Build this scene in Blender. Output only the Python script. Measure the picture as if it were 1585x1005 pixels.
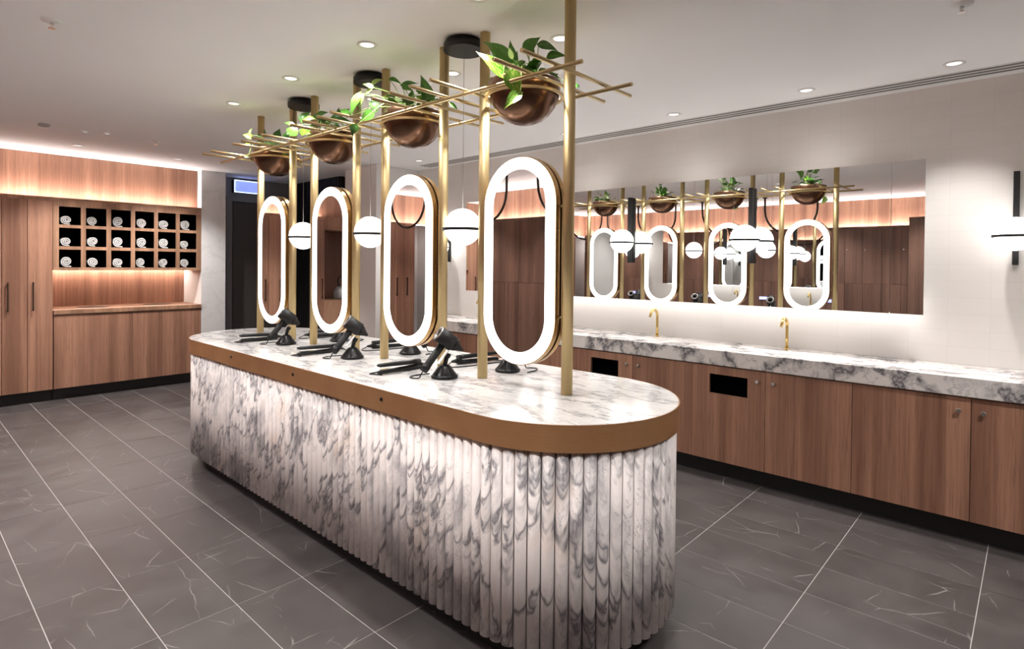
import bpy, bmesh, math, random
from mathutils import Vector, Matrix, Euler
random.seed(7)
for o in list(bpy.data.objects):
    bpy.data.objects.remove(o, do_unlink=True)
S = bpy.context.scene
C = S.collection

# ------------------------------------------------------------------ camera
FPX, YAW, PITCH, ROLL, PPY, CAMH = 891.504, .831609, -.0117573, .00932402, 420.0, 1.476
fwd = Vector((math.sin(YAW)*math.cos(PITCH), math.cos(YAW)*math.cos(PITCH), math.sin(PITCH)))
rt0 = Vector((math.cos(YAW), -math.sin(YAW), 0)); up0 = rt0.cross(fwd)
CR = math.cos(ROLL)*rt0 + math.sin(ROLL)*up0
CU = -math.sin(ROLL)*rt0 + math.cos(ROLL)*up0
cam = bpy.data.cameras.new('camera'); camo = bpy.data.objects.new('camera', cam); C.objects.link(camo)
m3 = Matrix((CR, CU, -fwd)).transposed()
camo.matrix_world = Matrix.Translation((0, 0, CAMH)) @ m3.to_4x4()
cam.sensor_width = 36; cam.sensor_fit = 'HORIZONTAL'; cam.lens = 36*FPX/1585
cam.shift_y = -(502.5-PPY)/1585; cam.clip_start = .02; cam.clip_end = 60
S.camera = camo
def at_depth(x, y, d):      # a pixel's point at a given distance along the view axis
    return Vector((0, 0, CAMH)) + d*((x-792.5)/FPX*CR - (y-PPY)/FPX*CU + fwd)

# ------------------------------------------------------------------ world, view
w = bpy.data.worlds.new('world'); S.world = w; w.use_nodes = True
w.node_tree.nodes['Background'].inputs[0].default_value = (.9, .93, 1, 1)
w.node_tree.nodes['Background'].inputs[1].default_value = .05
S.view_settings.view_transform = 'Standard'; S.view_settings.look = 'None'
S.view_settings.gamma = 1; S.view_settings.use_curve_mapping = False
S.view_settings.exposure = 1.6

RING_E, GLOBE_E, COVE_E, SPOT_W, MIRROR_LED_E = 1.35, 1.6, 21.0, 47.0, 2.8

# ------------------------------------------------------------------ main measures (metres)
CEIL = 2.60
XW = 4.40            # right wall
XM = 4.20            # face of the mirror cabinets
XD = 3.92            # vanity door faces
YT = 7.60            # towel wall cabinet faces
XL = -2.60           # left wall
YB = -3.0            # wall behind the camera
IX, IY0, IY1, IR, IH = 1.983, 1.52, 4.39, .50, .92      # island
PITCHM = .8145       # spacing of the mirror modules

# ------------------------------------------------------------------ materials
MATS = {}
class NT:
    def __init__(s, name):
        s.m = bpy.data.materials.new(name); s.m.use_nodes = True
        s.t = s.m.node_tree; s.b = s.t.nodes['Principled BSDF']; MATS[name] = s.m
    def n(s, typ, **kw):
        nd = s.t.nodes.new(typ)
        for k, v in kw.items(): setattr(nd, k, v)
        return nd
    def l(s, a, b): s.t.links.new(a, b)
    def val(s, op, a, b=None):
        nd = s.n('ShaderNodeMath', operation=op)
        for i, x in enumerate((a, b)):
            if x is None: continue
            if isinstance(x, (int, float)): nd.inputs[i].default_value = x
            else: s.l(x, nd.inputs[i])
        return nd.outputs[0]
    def pos(s): return s.n('ShaderNodeNewGeometry').outputs['Position']
    def obj(s): return s.n('ShaderNodeTexCoord').outputs['Object']
    def rand(s): return s.n('ShaderNodeObjectInfo').outputs['Random']
    def mapping(s, v, scale=(1, 1, 1), rot=(0, 0, 0), loc=(0, 0, 0)):
        nd = s.n('ShaderNodeMapping'); s.l(v, nd.inputs[0])
        nd.inputs['Scale'].default_value = scale; nd.inputs['Rotation'].default_value = rot; nd.inputs['Location'].default_value = loc
        return nd.outputs[0]
    def vadd(s, a, b):
        nd = s.n('ShaderNodeVectorMath', operation='ADD'); s.l(a, nd.inputs[0]); s.l(b, nd.inputs[1]); return nd.outputs[0]
    def vscale(s, a, k):
        nd = s.n('ShaderNodeVectorMath', operation='SCALE'); s.l(a, nd.inputs[0])
        if isinstance(k, (int, float)): nd.inputs['Scale'].default_value = k
        else: s.l(k, nd.inputs['Scale'])
        return nd.outputs[0]
    def comb(s, x=0, y=0, z=0):
        nd = s.n('ShaderNodeCombineXYZ')
        for i, v in enumerate((x, y, z)):
            if isinstance(v, (int, float)): nd.inputs[i].default_value = v
            else: s.l(v, nd.inputs[i])
        return nd.outputs[0]
    def sep(s, v):
        nd = s.n('ShaderNodeSeparateXYZ'); s.l(v, nd.inputs[0]); return nd.outputs
    def noise(s, v, scale=5, detail=4, rough=.5, dist=0, col=False):
        nd = s.n('ShaderNodeTexNoise'); s.l(v, nd.inputs['Vector'])
        nd.inputs['Scale'].default_value = scale; nd.inputs['Detail'].default_value = detail
        nd.inputs['Roughness'].default_value = rough; nd.inputs['Distortion'].default_value = dist
        return nd.outputs['Color' if col else 'Fac']
    def ramp(s, f, stops):
        nd = s.n('ShaderNodeValToRGB'); s.l(f, nd.inputs[0]); e = nd.color_ramp.elements
        while len(e) < len(stops): e.new(.5)
        for el, (p, c) in zip(e, stops):
            el.position = p; el.color = (c, c, c, 1) if isinstance(c, (int, float)) else (*c, 1)
        return nd.outputs[0]
    def mix(s, f, a, b):
        nd = s.n('ShaderNodeMix', data_type='RGBA')
        for sock, x in ((nd.inputs[0], f), (nd.inputs[6], a), (nd.inputs[7], b)):
            if isinstance(x, (int, float)): sock.default_value = x
            elif isinstance(x, tuple): sock.default_value = (*x, 1)
            else: s.l(x, sock)
        return nd.outputs[2]
    def bump(s, h, strength=.2, dist=.01):
        nd = s.n('ShaderNodeBump'); s.l(h, nd.inputs['Height'])
        nd.inputs['Strength'].default_value = strength; nd.inputs['Distance'].default_value = dist
        s.l(nd.outputs[0], s.b.inputs['Normal'])
    def set(s, col=None, rough=None, metal=None, **kw):
        if col is not None:
            if isinstance(col, tuple): s.b.inputs['Base Color'].default_value = (*col, 1)
            else: s.l(col, s.b.inputs['Base Color'])
        if rough is not None:
            if isinstance(rough, (int, float)): s.b.inputs['Roughness'].default_value = rough
            else: s.l(rough, s.b.inputs['Roughness'])
        if metal is not None: s.b.inputs['Metallic'].default_value = metal
        for k, v in kw.items(): s.b.inputs[k].default_value = v
        return s.m

def plain(name, col, rough=.5, metal=0, noise_amt=.06, nscale=30, **kw):
    t = NT(name); f = t.noise(t.pos(), nscale, 3)
    c = t.mix(f, tuple(x*(1-noise_amt) for x in col), tuple(min(1, x*(1+noise_amt)) for x in col))
    return t.set(c, rough, metal, **kw)

def wood(name, dark, light, rough=.5):
    t = NT(name); p = t.pos(); r = t.rand()
    p = t.vadd(p, t.comb(t.val('MULTIPLY', r, 3.1), t.val('MULTIPLY', r, 1.7), t.val('MULTIPLY', r, 9.0)))
    broad = t.noise(t.mapping(p, (9, 9, .25)), 1.0, 3, .5, .3)
    fine = t.noise(t.mapping(p, (60, 60, .9)), 1.0, 5, .6)
    pores = t.noise(t.mapping(p, (190, 190, 5)), 1.0, 2, .5)
    f = t.val('ADD', t.val('MULTIPLY', broad, .75), t.val('MULTIPLY', fine, .35))
    c = t.ramp(f, [(.42, tuple(x*.86 for x in dark)), (.68, light)])
    c = t.mix(t.ramp(pores, [(.30, .5), (.45, 0)]), c, tuple(x*.55 for x in dark))
    t.bump(pores, .05, .002)
    return t.set(c, rough)

wood('oak_red', (.265, .125, .078), (.44, .23, .148), .48)
wood('oak_tan', (.28, .148, .086), (.44, .248, .152), .48)
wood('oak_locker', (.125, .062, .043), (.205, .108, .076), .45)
plain('white_ceiling', (.90, .885, .88), .9, nscale=3, noise_amt=.015)
plain('white_wall', (.74, .725, .71), .8, nscale=3, noise_amt=.02)
plain('black_kick', (.012, .011, .011), .5)
plain('black_void', (.002, .002, .0025), 1.0, **{'Specular IOR Level': 0.0})
plain('black_plastic', (.008, .008, .009), .3, **{'Specular IOR Level': .35})
plain('black_matte', (.012, .0115, .0115), .5, **{'Specular IOR Level': .35})
plain('black_paint', (.022, .020, .020), .42)
plain('grey_metal', (.30, .29, .28), .32, .9)
plain('chrome', (.75, .74, .72), .18, 1)
plain('shadow_gap', (.05, .045, .04), .6)
plain('door_grey', (.075, .066, .062), .45)
plain('corridor_grey', (.20, .195, .20), .5)
plain('soil', (.03, .02, .014), .95, noise_amt=.4, nscale=80)
plain('bronze_tube', (.055, .036, .026), .35, .6)
plain('slot_grey', (.16, .155, .15), .6)
plain('rim_white', (.80, .79, .77), .4)
plain('appliance_grey', (.35, .36, .37), .3, .2)
plain('grout', (.40, .375, .36), .9)

t = NT('wall_tile'); p = t.pos(); s = t.sep(p)
br = t.n('ShaderNodeTexBrick'); t.l(t.comb(s[1], s[2], 0), br.inputs['Vector'])
br.inputs['Scale'].default_value = 1; br.inputs['Brick Width'].default_value = .2; br.inputs['Row Height'].default_value = .1
br.inputs['Mortar Size'].default_value = .0018; br.inputs['Mortar Smooth'].default_value = .3; br.offset = 0
br.inputs['Color1'].default_value = (.735, .705, .675, 1); br.inputs['Color2'].default_value = (.755, .725, .695, 1); br.inputs['Mortar'].default_value = (.70, .67, .64, 1)
t.bump(t.val('SUBTRACT', t.noise(p, 9, 3), t.val('MULTIPLY', br.outputs['Fac'], .6)), .12, .01); t.set(br.outputs['Color'], .33)

def brass(name, col, rough, streak=(3, 3, 220)):
    t = NT(name); f = t.noise(t.mapping(t.obj(), streak), 1, 3)
    c = t.mix(f, tuple(x*.86 for x in col), col)
    rg = t.val('ADD', t.val('MULTIPLY', f, .12), rough-.06)
    return t.set(c, rg, 1.0)
brass('brass_post', (.70, .55, .30), .54, (160, 160, 2))
brass('brass_rod', (.76, .60, .33), .33, (60, 60, 60))
brass('brass_rim', (.60, .38, .17), .3)
brass('brass_tap', (.80, .58, .22), .22, (40, 40, 40))
t = NT('bronze_band'); p = t.pos(); f = t.noise(p, 3.5, 5, .6); g = t.noise(t.mapping(p, (6, 6, 300)), 1, 2)
c = t.ramp(f, [(.3, (.46, .235, .11)), (.7, (.60, .34, .165))]); c = t.mix(t.val('MULTIPLY', g, .3), c, (.22, .10, .04)); t.set(c, .42, .55)
t = NT('copper_bowl'); f = t.noise(t.obj(), 7, 4); c = t.mix(f, (.12, .062, .036), (.23, .125, .076)); t.set(c, .27, .9)

def marble_nodes(t, p, base, grey, vein, k=1.0, patch=(.50, .66), vw=.018, warm=None, lace=(6, .62)):
    d = t.noise(p, 2.2*k, 4, .6, 0, True)
    q = t.vadd(p, t.vscale(d, .24/k))
    n1 = t.noise(q, 2.4*k, 7, .66, .15); n2 = t.noise(q, 6.5*k, 6, .62, .3); n3 = t.noise(p, 1.3*k, 3)
    nr = t.noise(q, 2.1*k, lace[0], lace[1], .1); r1 = t.val('ABSOLUTE', t.val('SUBTRACT', nr, .5)); r2 = t.val('ABSOLUTE', t.val('SUBTRACT', n2, .5))
    v1 = t.ramp(r1, [(0, 1), (vw, .55), (vw*3.2, 0)]); v2 = t.ramp(r2, [(0, .7), (vw*1.1, 0)])
    mask = t.ramp(n3, [(.40, 0), (.60, 1)])
    cloud = t.ramp(n1, [(patch[0], 0), (patch[1], 1)])
    cloud = t.val('MULTIPLY', cloud, t.ramp(n2, [(.32, .25), (.6, 1)]))
    c = t.mix(cloud, base, grey)
    if warm: c = t.mix(t.val('MULTIPLY', t.ramp(t.noise(q, 3.1, 3), [(.60, 0), (.72, 1)]), .55), c, warm)
    vv = t.val('MAXIMUM', v1, t.val('MULTIPLY', v2, mask))
    return t.mix(vv, c, vein)
t = NT('marble_flute'); p = t.pos(); ox = t.sep(t.obj())[0]; r = t.rand()
p2 = t.vadd(p, t.comb(0, 0, t.val('ADD', t.val('MULTIPLY', ox, 2.8), t.val('MULTIPLY', r, .07))))
p2 = t.mapping(p2, (1.25, 1.25, 1.0))
t.set(marble_nodes(t, p2, (.87, .81, .79), (.41, .39, .40), (.185, .175, .19), 1.2, (.48, .60), .010, (.72, .58, .48), (4.5, .58)), .38)
t = NT('marble_top'); p = t.mapping(t.pos(), (1.9, .8, 1), (0, 0, .35))
t.set(marble_nodes(t, p, (.80, .785, .77), (.52, .51, .51), (.36, .35, .355), 1.3, (.50, .74), .014), .16)
t = NT('marble_counter'); p = t.mapping(t.pos(), (1.0, 1.0, 1.0), (.5, 0, .35))
t.set(marble_nodes(t, p, (.80, .765, .74), (.46, .44, .44), (.12, .115, .13), 1.15, (.50, .70), .02), .16)
t = NT('marble_pillar'); p = t.pos()
t.set(marble_nodes(t, p, (.74, .72, .715), (.68, .665, .66), (.63, .615, .61), 1.0, (.45, .75), .008), .35)

t = NT('floor_tile'); p = t.pos(); r = t.rand()
po = t.vadd(p, t.comb(t.val('MULTIPLY', r, 37.0), t.val('MULTIPLY', r, 53.0), 0))
f = t.noise(po, 3.2, 5, .6); c = t.ramp(f, [(.3, (.046, .040, .039)), (.7, (.075, .066, .064))])
dd = t.vscale(t.noise(po, 9.0, 3, .5, 0, True), .035)
def crack(rot, sc, off, th, lo, hi):
    q = t.mapping(t.vadd(po, dd), sc, (0, 0, rot), (off, off*.7, 0))
    vn = t.n('ShaderNodeTexVoronoi', voronoi_dimensions='2D', feature='DISTANCE_TO_EDGE'); t.l(q, vn.inputs['Vector']); vn.inputs['Scale'].default_value = 1.0
    line = t.ramp(vn.outputs['Distance'], [(0, 1), (th, 0)])
    return t.val('MULTIPLY', line, t.ramp(t.noise(po, 3.0+off*.3, 2), [(lo, 0), (hi, 1)]))
k1 = crack(.75, (3.4, 1.3, 1), 1.3, .0060, .53, .64); k2 = crack(-.25, (4.2, 1.2, 1), 4.1, .007, .56, .66); k3 = crack(1.3, (1.6, 2.4, 1), 7.7, .005, .50, .62)
vv = t.val('MAXIMUM', k1, t.val('MAXIMUM', k2, k3))
c = t.mix(t.val('MULTIPLY', vv, .75), c, (.34, .32, .31)); t.set(c, t.ramp(f, [(.3, .36), (.7, .48)]))

t = NT('leaf_dark'); o = t.sep(t.obj()); r = t.rand()
vein = t.ramp(t.val('ABSOLUTE', o[0]), [(0, 1), (.03, 0)])
pat = t.ramp(t.noise(t.mapping(t.obj(), (9, 4, 1)), 1, 3), [(.54, 0), (.62, 1)])
c = t.mix(r, (.035, .13, .018), (.085, .25, .03)); c = t.mix(t.val('MULTIPLY', pat, .35), c, (.20, .42, .06)); c = t.mix(t.val('MULTIPLY', vein, .4), c, (.25, .42, .12))
t.set(c, .32)
t = NT('leaf_bright'); o = t.sep(t.obj()); r = t.rand()
pat = t.ramp(t.noise(t.mapping(t.obj(), (11, 4.5, 1)), 1, 4), [(.50, 0), (.58, 1)])
c = t.mix(r, (.075, .27, .012), (.14, .38, .025)); c = t.mix(pat, c, (.42, .50, .10)); t.set(c, .35)
t = NT('leaf_pale'); c = t.mix(t.noise(t.obj(), 7, 3), (.30, .50, .09), (.52, .64, .26)); t.set(c, .35)
plain('stem_green', (.28, .42, .12), .5)
t = NT('towel'); f = t.noise(t.pos(), 260, 2); t.bump(f, .5, .004); t.set(t.mix(f, (.50, .48, .47), (.62, .60, .585)), .95)
t = NT('mirror'); t.set((.84, .85, .85), .004, 1.0)
def glow(name, col, e):
    t = NT(name); t.set((.9, .9, .9), .4); t.b.inputs['Emission Color'].default_value = (*col, 1); t.b.inputs['Emission Strength'].default_value = e
glow('led_ring', (1, .985, .96), RING_E); glow('globe_glass', (1, .965, .94), GLOBE_E); glow('led_warm', (1, .94, .92), COVE_E); glow('led_recess', (1, .84, .76), COVE_E*.7)
glow('led_white', (1, .95, .93), COVE_E); glow('led_mirror', (1, .97, .95), MIRROR_LED_E); glow('lens', (1, .95, .88), .45)
glow('sign_blue', (.13, .22, .95), .42); glow('sign_edge', (.5, .62, 1.0), .9); glow('keypad_blue', (.12, .2, 1.0), .6)

# ------------------------------------------------------------------ geometry helpers
class MB:
    def __init__(s): s.v = []; s.f = []; s.sm = []
    def add(s, vs, fs, smooth=False):
        o = len(s.v); s.v += [tuple(v) for v in vs]
        for f in fs: s.f.append([i+o for i in f]); s.sm.append(smooth)
        return s
    def box(s, x0, x1, y0, y1, z0, z1, bev=0):
        if not bev:
            vs = [(x, y, z) for x in (x0, x1) for y in (y0, y1) for z in (z0, z1)]
            return s.add(vs, [(0, 1, 3, 2), (4, 6, 7, 5), (0, 4, 5, 1), (2, 3, 7, 6), (0, 2, 6, 4), (1, 5, 7, 3)])
        bm = bmesh.new(); bmesh.ops.create_cube(bm, size=1)
        for v in bm.verts: v.co = Vector(((x0+x1)/2+v.co.x*(x1-x0), (y0+y1)/2+v.co.y*(y1-y0), (z0+z1)/2+v.co.z*(z1-z0)))
        bmesh.ops.bevel(bm, geom=bm.edges[:], offset=bev, segments=1, affect='EDGES')
        bm.verts.index_update(); s.add([v.co for v in bm.verts], [[v.index for v in f.verts] for f in bm.faces]); bm.free(); return s
    def ring_stack(s, rings, close=True, cap0=False, cap1=False, smooth=True):
        n = len(rings[0]); o = len(s.v)
        for r in rings: s.v += [tuple(p) for p in r]
        for i in range(len(rings)-1):
            for j in range(n if close else n-1):
                k = (j+1) % n
                s.f.append([o+i*n+j, o+i*n+k, o+(i+1)*n+k, o+(i+1)*n+j]); s.sm.append(smooth)
        if cap0: s.f.append([o+j for j in range(n)][::-1]); s.sm.append(False)
        if cap1: s.f.append([o+(len(rings)-1)*n+j for j in range(n)]); s.sm.append(False)
        return s
    def lathe(s, prof, n=24, axis=None, origin=(0, 0, 0), cap0=False, cap1=False, smooth=True):
        M = Matrix.Identity(3) if axis is None else Vector((0, 0, 1)).rotation_difference(Vector(axis).normalized()).to_matrix()
        O = Vector(origin)
        return s.ring_stack([[O+M @ Vector((r*math.cos(2*math.pi*j/n), r*math.sin(2*math.pi*j/n), z)) for j in range(n)] for r, z in prof], True, cap0, cap1, smooth)
    def cyl(s, a, b, r, n=14, r2=None):
        a, b = Vector(a), Vector(b); r2 = r if r2 is None else r2
        return s.lathe([(r, 0), (r2, (b-a).length)], n, b-a, a, True, True)
    def tube(s, pts, r, n=8, caps=True):
        pts = [Vector(p) for p in pts]; rings = []; ref = None
        for i, p in enumerate(pts):
            d = (pts[min(i+1, len(pts)-1)]-pts[max(i-1, 0)]).normalized()
            if ref is None: ref = d.orthogonal().normalized()
            ref = (ref-d*ref.dot(d)).normalized(); b = d.cross(ref)
            rr = r[i] if isinstance(r, (list, tuple)) else r
            rings.append([p+rr*(math.cos(2*math.pi*j/n)*ref+math.sin(2*math.pi*j/n)*b) for j in range(n)])
        return s.ring_stack(rings, True, caps, caps)
    def prism(s, pts, z0, z1, smooth=False):
        return s.ring_stack([[(x, y, z0) for x, y in pts], [(x, y, z1) for x, y in pts]], True, True, True, smooth)
    def mesh(s, name):
        me = bpy.data.meshes.new(name); me.from_pydata(s.v, [], s.f)
        me.polygons.foreach_set('use_smooth', s.sm); bm = bmesh.new(); bm.from_mesh(me)
        bmesh.ops.recalc_face_normals(bm, faces=bm.faces[:]); bm.to_mesh(me); bm.free(); me.update(); return me
def spline(pts, n=6):
    pts = [Vector(p) for p in pts]; out = []
    for i in range(len(pts)-1):
        p0, p1, p2, p3 = pts[max(i-1, 0)], pts[i], pts[i+1], pts[min(i+2, len(pts)-1)]
        for k in range(n):
            t = k/n; out.append(.5*((2*p1)+(p2-p0)*t+(2*p0-5*p1+4*p2-p3)*t*t+(3*p1-p0-3*p2+p3)*t**3))
    return out+[pts[-1]]
def put(name, data, mat, parent=None, loc=None, rot=None, **props):
    me = data.mesh(name) if isinstance(data, MB) else data
    o = bpy.data.objects.new(name, me); C.objects.link(o)
    if mat and not me.materials: me.materials.append(MATS[mat])
    if parent: o.parent = parent
    if loc: o.location = loc
    if rot: o.rotation_euler = rot
    for k, v in props.items(): o[k] = v
    return o
def thing(name, label, category, loc=(0, 0, 0), rz=0, group=None):
    o = bpy.data.objects.new(name, None); C.objects.link(o); o.empty_display_size = .05
    o.location = loc; o.rotation_euler = (0, 0, rz); o['label'] = label; o['category'] = category
    if group: o['group'] = group
    return o
def copy_tree(o, parent=None):
    c = o.copy(); C.objects.link(c); c.parent = parent
    for ch in list(o.children): copy_tree(ch, c)
    return c
def struct(name, data, mat, label, category, parent=None):
    o = put(name, data, mat, parent)
    if not parent: o['kind'] = 'structure'; o['label'] = label; o['category'] = category
    return o
ORD = ['first', 'second', 'third', 'fourth', 'fifth', 'sixth', 'seventh', 'eighth', 'ninth', 'tenth', 'eleventh', 'twelfth', 'thirteenth', 'fourteenth', 'fifteenth', 'sixteenth', 'seventeenth', 'eighteenth', 'nineteenth', 'twentieth']

# ------------------------------------------------------------------ floor with tiles
fl = struct('floor', MB().box(XL-.1, 6.2, YB-.1, 9.0, -.08, -.0014), 'grout', 'grey brown marble tiled floor with pale grout joints', 'floor')
TX, TY, OX, OY = .2985, .589, .138, .172
tile = MB().box(0, TX-.0035, 0, TY-.0035, -.012, 0, .0005).mesh('tile'); tile.materials.append(MATS['floor_tile'])
rest = MB()
for i in range(-10, 22):
    for j in range(-6, 16):
        x, y = OX+i*TX, OY+j*TY
        if x < XL-.2 or x > 6.1 or y < YB-.2 or y > 8.6: continue
        r_ = x*CR.x+y*CR.y; d_ = x*fwd.x+y*fwd.y
        if -.35 < x < 3.98 and y < 7.75 and d_ > .9 and abs(r_)/d_ < 1.15:
            put('tile', tile, None, fl, (x, y, 0))
        else: rest.box(x, x+TX-.0035, y, y+TY-.0035, -.012, 0)
put('tile_field', rest, 'floor_tile', fl, kind='stuff')

# ------------------------------------------------------------------ ceiling and walls
struct('ceiling', MB().box(XL-.1, 6.2, YB-.1, 9.0, CEIL, CEIL+.1), 'white_ceiling', 'flat white plaster ceiling with recessed downlights', 'ceiling')
struct('wall_right', MB().box(XW, XW+.15, YB, 5.55, 0, CEIL), 'wall_tile', 'off-white glazed tile wall behind the long mirror', 'wall')
struct('wall_pier', MB().box(3.79, 4.9, 5.55, 6.2, 0, CEIL, .003), 'white_wall', 'white wall end beyond the vanity counter', 'wall')
struct('wall_left', MB().box(XL-.15, XL, YB, 8.4, 0, CEIL), 'white_wall', 'white wall behind the dark lockers seen in the mirror', 'wall')
struct('wall_behind', MB().box(XL-.1, 6.2, YB-.15, YB, 0, CEIL), 'white_wall', 'white wall behind the viewer', 'wall')
struct('wall_back', MB().box(XL-.1, 2.66, 8.22, 8.4, 0, CEIL), 'white_wall', 'white wall behind the towel shelves', 'wall')
struct('wall_pillar', MB().box(2.662, 2.948, YT, 8.4, 0, CEIL, .002), 'marble_pillar', 'pale grey stone clad pillar beside the towel shelves', 'wall')
# corridor
cg = struct('wall_corridor', MB().box(2.948, 4.05, 7.95, 8.1, 0, CEIL), 'corridor_grey', 'grey corridor wall with a dark sliding door', 'wall')
d1 = struct('door_1', MB().box(3.16, 4.0, 7.905, 7.948, 0, 2.27, .004), 'door_grey', 'dark brown grey flush door under the blue sign', 'door')
put('door_frame', MB().box(3.075, 3.15, 7.90, 7.948, 0, 2.34).box(3.15, 4.0, 7.90, 7.948, 2.28, 2.34), 'corridor_grey', d1)
bw = MB().box(4.02, 6.1, 6.69, 8.3, 0, CEIL-.001)
ww = struct('wall_black', bw, 'black_paint', 'black ribbed timber wall at the far corridor corner', 'wall')
rb = MB()
for k in range(21): rb.box(4.0, 4.02, 6.70+k*.06, 6.745+k*.06, 0, CEIL-.002)
for k in range(24): rb.box(4.02+k*.06, 4.065+k*.06, 6.67, 6.69, 0, CEIL-.002)
put('rib_field', rb, 'black_matte', ww, kind='stuff')
struct('wall_end', MB().box(6.1, 6.2, 6.0, 6.69, 0, CEIL), 'corridor_grey', 'grey end wall of the side corridor', 'wall')
sg = thing('lit_sign', 'glowing blue rectangular sign above the dark corridor door', 'sign', (3.16, 7.85, 2.40))
put('sign_case', MB().box(0, .33, .02, .10, 0, .165, .004), 'black_matte', sg)
put('sign_face', MB().box(.008, .322, .012, .0195, .008, .157), 'sign_blue', sg)
put('sign_border', MB().box(0, .33, .008, .0195, 0, .008).box(0, .33, .008, .0195, .157, .165).box(0, .008, .008, .0195, .008, .157).box(.322, .33, .008, .0195, .008, .157), 'sign_edge', sg)

# ceiling slot diffuser along the right wall
sd = thing('slot_diffuser', 'long grey linear air slot in the ceiling beside the tiled wall', 'air vent', (4.15, -1.2, CEIL))
put('frame', MB().box(0, .16, 0, 6.44, -.004, -.0005), 'rim_white', sd)
for k in range(3): put('slot', MB().box(.012+k*.055, .034+k*.055, .01, 6.43, -.0065, -.0041), 'slot_grey', sd)

# ------------------------------------------------------------------ ceiling fittings
def downlight(x, y, label, power=SPOT_W, blend=.7, size=2.0, tilt=None):
    t = thing('downlight', label, 'downlight', (x, y, CEIL), 0, 'recessed ceiling downlights')
    if not hasattr(downlight, 'm'):
        downlight.m = (MB().lathe([(.052, -.0005), (.052, -.005), (.040, -.006), (.034, -.001)], 24).mesh('trim_ring'), MB().lathe([(.001, -.0022), (.034, -.0022), (.034, -.001)], 24).mesh('lens'))
    put('trim_ring', downlight.m[0], 'rim_white', t); put('lens', downlight.m[1], 'lens', t)
    if power:
        L = bpy.data.lights.new('spot', 'SPOT'); L.energy = power; L.spot_size = size; L.spot_blend = blend; L.shadow_soft_size = .035; L.color = (1, .96, .93)
        lo = bpy.data.objects.new('lamp', L); C.objects.link(lo); lo.parent = t; lo.location = (0, 0, -.03)
for k, (x, y) in enumerate(((1.69, 1.75), (1.69, 2.563), (1.69, 3.381), (1.69, 4.224))):
    downlight(x, y, 'recessed downlight over the near side of the island, %s from the camera' % ORD[k], 13.0)
for k, (x, y) in enumerate(((2.275, 1.763), (2.275, 2.563), (2.275, 3.38), (2.275, 4.22))):
    downlight(x, y, 'recessed downlight over the vanity side of the island, %s from the camera' % ORD[k], 13.0)
for k, (x, y) in enumerate(((3.963, .352), (3.963, 1.10), (3.963, 2.006), (3.963, 3.0), (3.963, 4.0), (3.963, 5.0))):
    downlight(x, y, 'recessed downlight beside the air slot, %s from the right' % ORD[k], 24.0, .8, 1.6)
for k, (x, y) in enumerate(((1.304, 6.934), (2.2, 6.981))):
    downlight(x, y, 'recessed downlight close to the towel shelves, %s from the left' % ORD[k], 46.0)
for k, (x, y) in enumerate(((.2, 6.2), (.2, 4.4), (.2, 2.6), (.2, .8), (-1.4, 6.2), (-1.4, 4.4), (-1.4, 2.6), (-1.4, .8), (3.1, -.6), (1.2, -.6))):  # all out of view, put in as fill for the closed room
    downlight(x, y, 'unseen recessed downlight added as fill over the open floor, %s in line' % ORD[k])
def sprinkler(x, y, label):
    t = thing('sprinkler', label, 'sprinkler', (x, y, CEIL), 0, 'ceiling sprinklers')
    put('rosette', MB().lathe([(.042, -.0005), (.040, -.006), (.014, -.011)], 20, cap1=True), 'rim_white', t)
    put('head', MB().cyl((0, 0, -.011), (0, 0, -.034), .008, 10).cyl((0, 0, -.034), (0, 0, -.037), .016, 12), 'chrome', t)
sprinkler(.545, 3.433, 'white and chrome ceiling sprinkler at the upper left corner')
sprinkler(3.10, .253, 'white and chrome ceiling sprinkler at the upper right corner')
sprinkler(1.735, 6.098, 'small ceiling sprinkler in front of the towel shelves')
t = thing('smoke_sensor', 'small beige flat sensor on the ceiling near the tall cabinets', 'sensor', (.913, 6.076, CEIL))
put('body', MB().lathe([(.04, -.0005), (.04, -.014), (.03, -.02)], 18, cap1=True), 'grout', t)
for k, (x, y) in enumerate(((1.202, 6.126), (1.349, 6.066))):
    t = thing('ceiling_spot', 'tiny white ceiling spot, %s of the close pair by the towel shelves' % ('left' if k == 0 else 'right'), 'ceiling light', (x, y, CEIL))
    put('ring', MB().lathe([(.028, -.0005), (.026, -.008), (.018, -.009)], 16), 'rim_white', t); put('lens', MB().lathe([(.001, -.004), (.018, -.004), (.018, -.001)], 16), 'lens', t)

# ------------------------------------------------------------------ island
isl = thing('vanity_island', 'long rounded island clad in fluted white marble with bronze band', 'island', (IX, (IY0+IY1)/2, 0))
def stadium(r, y0, y1, n=28):
    out = [(r*math.cos(a), y1+r*math.sin(a)) for a in [math.pi*i/n for i in range(n+1)]]
    return out+[(r*math.cos(a), y0+r*math.sin(a)) for a in [math.pi+math.pi*i/n for i in range(n+1)]]
HL = (IY1-IY0)/2
put('plinth', MB().prism(stadium(.40, -HL, HL), .001, .115), 'black_kick', isl)
put('core', MB().prism(stadium(.468, -HL, HL), .10, .83), 'shadow_gap', isl)
ro, ri = stadium(IR, -HL, HL, 40), stadium(IR-.004, -HL, HL, 40)
bm_ = MB(); bm_.ring_stack([[(x, y, .822) for x, y in stadium(.47, -HL, HL, 40)], [(x, y, .822) for x, y in ro]], smooth=False)
bm_.ring_stack([[(x, y, .822) for x, y in ro], [(x, y, .9195) for x, y in ro]]); bm_.ring_stack([[(x, y, .9195) for x, y in ro], [(x, y, .9195) for x, y in ri]], smooth=False)
bm_.ring_stack([[(x, y, .9195) for x, y in ri], [(x, y, .85) for x, y in ri]])
put('band', bm_, 'bronze_band', isl, label='bronze metal band around the marble top')
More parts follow.
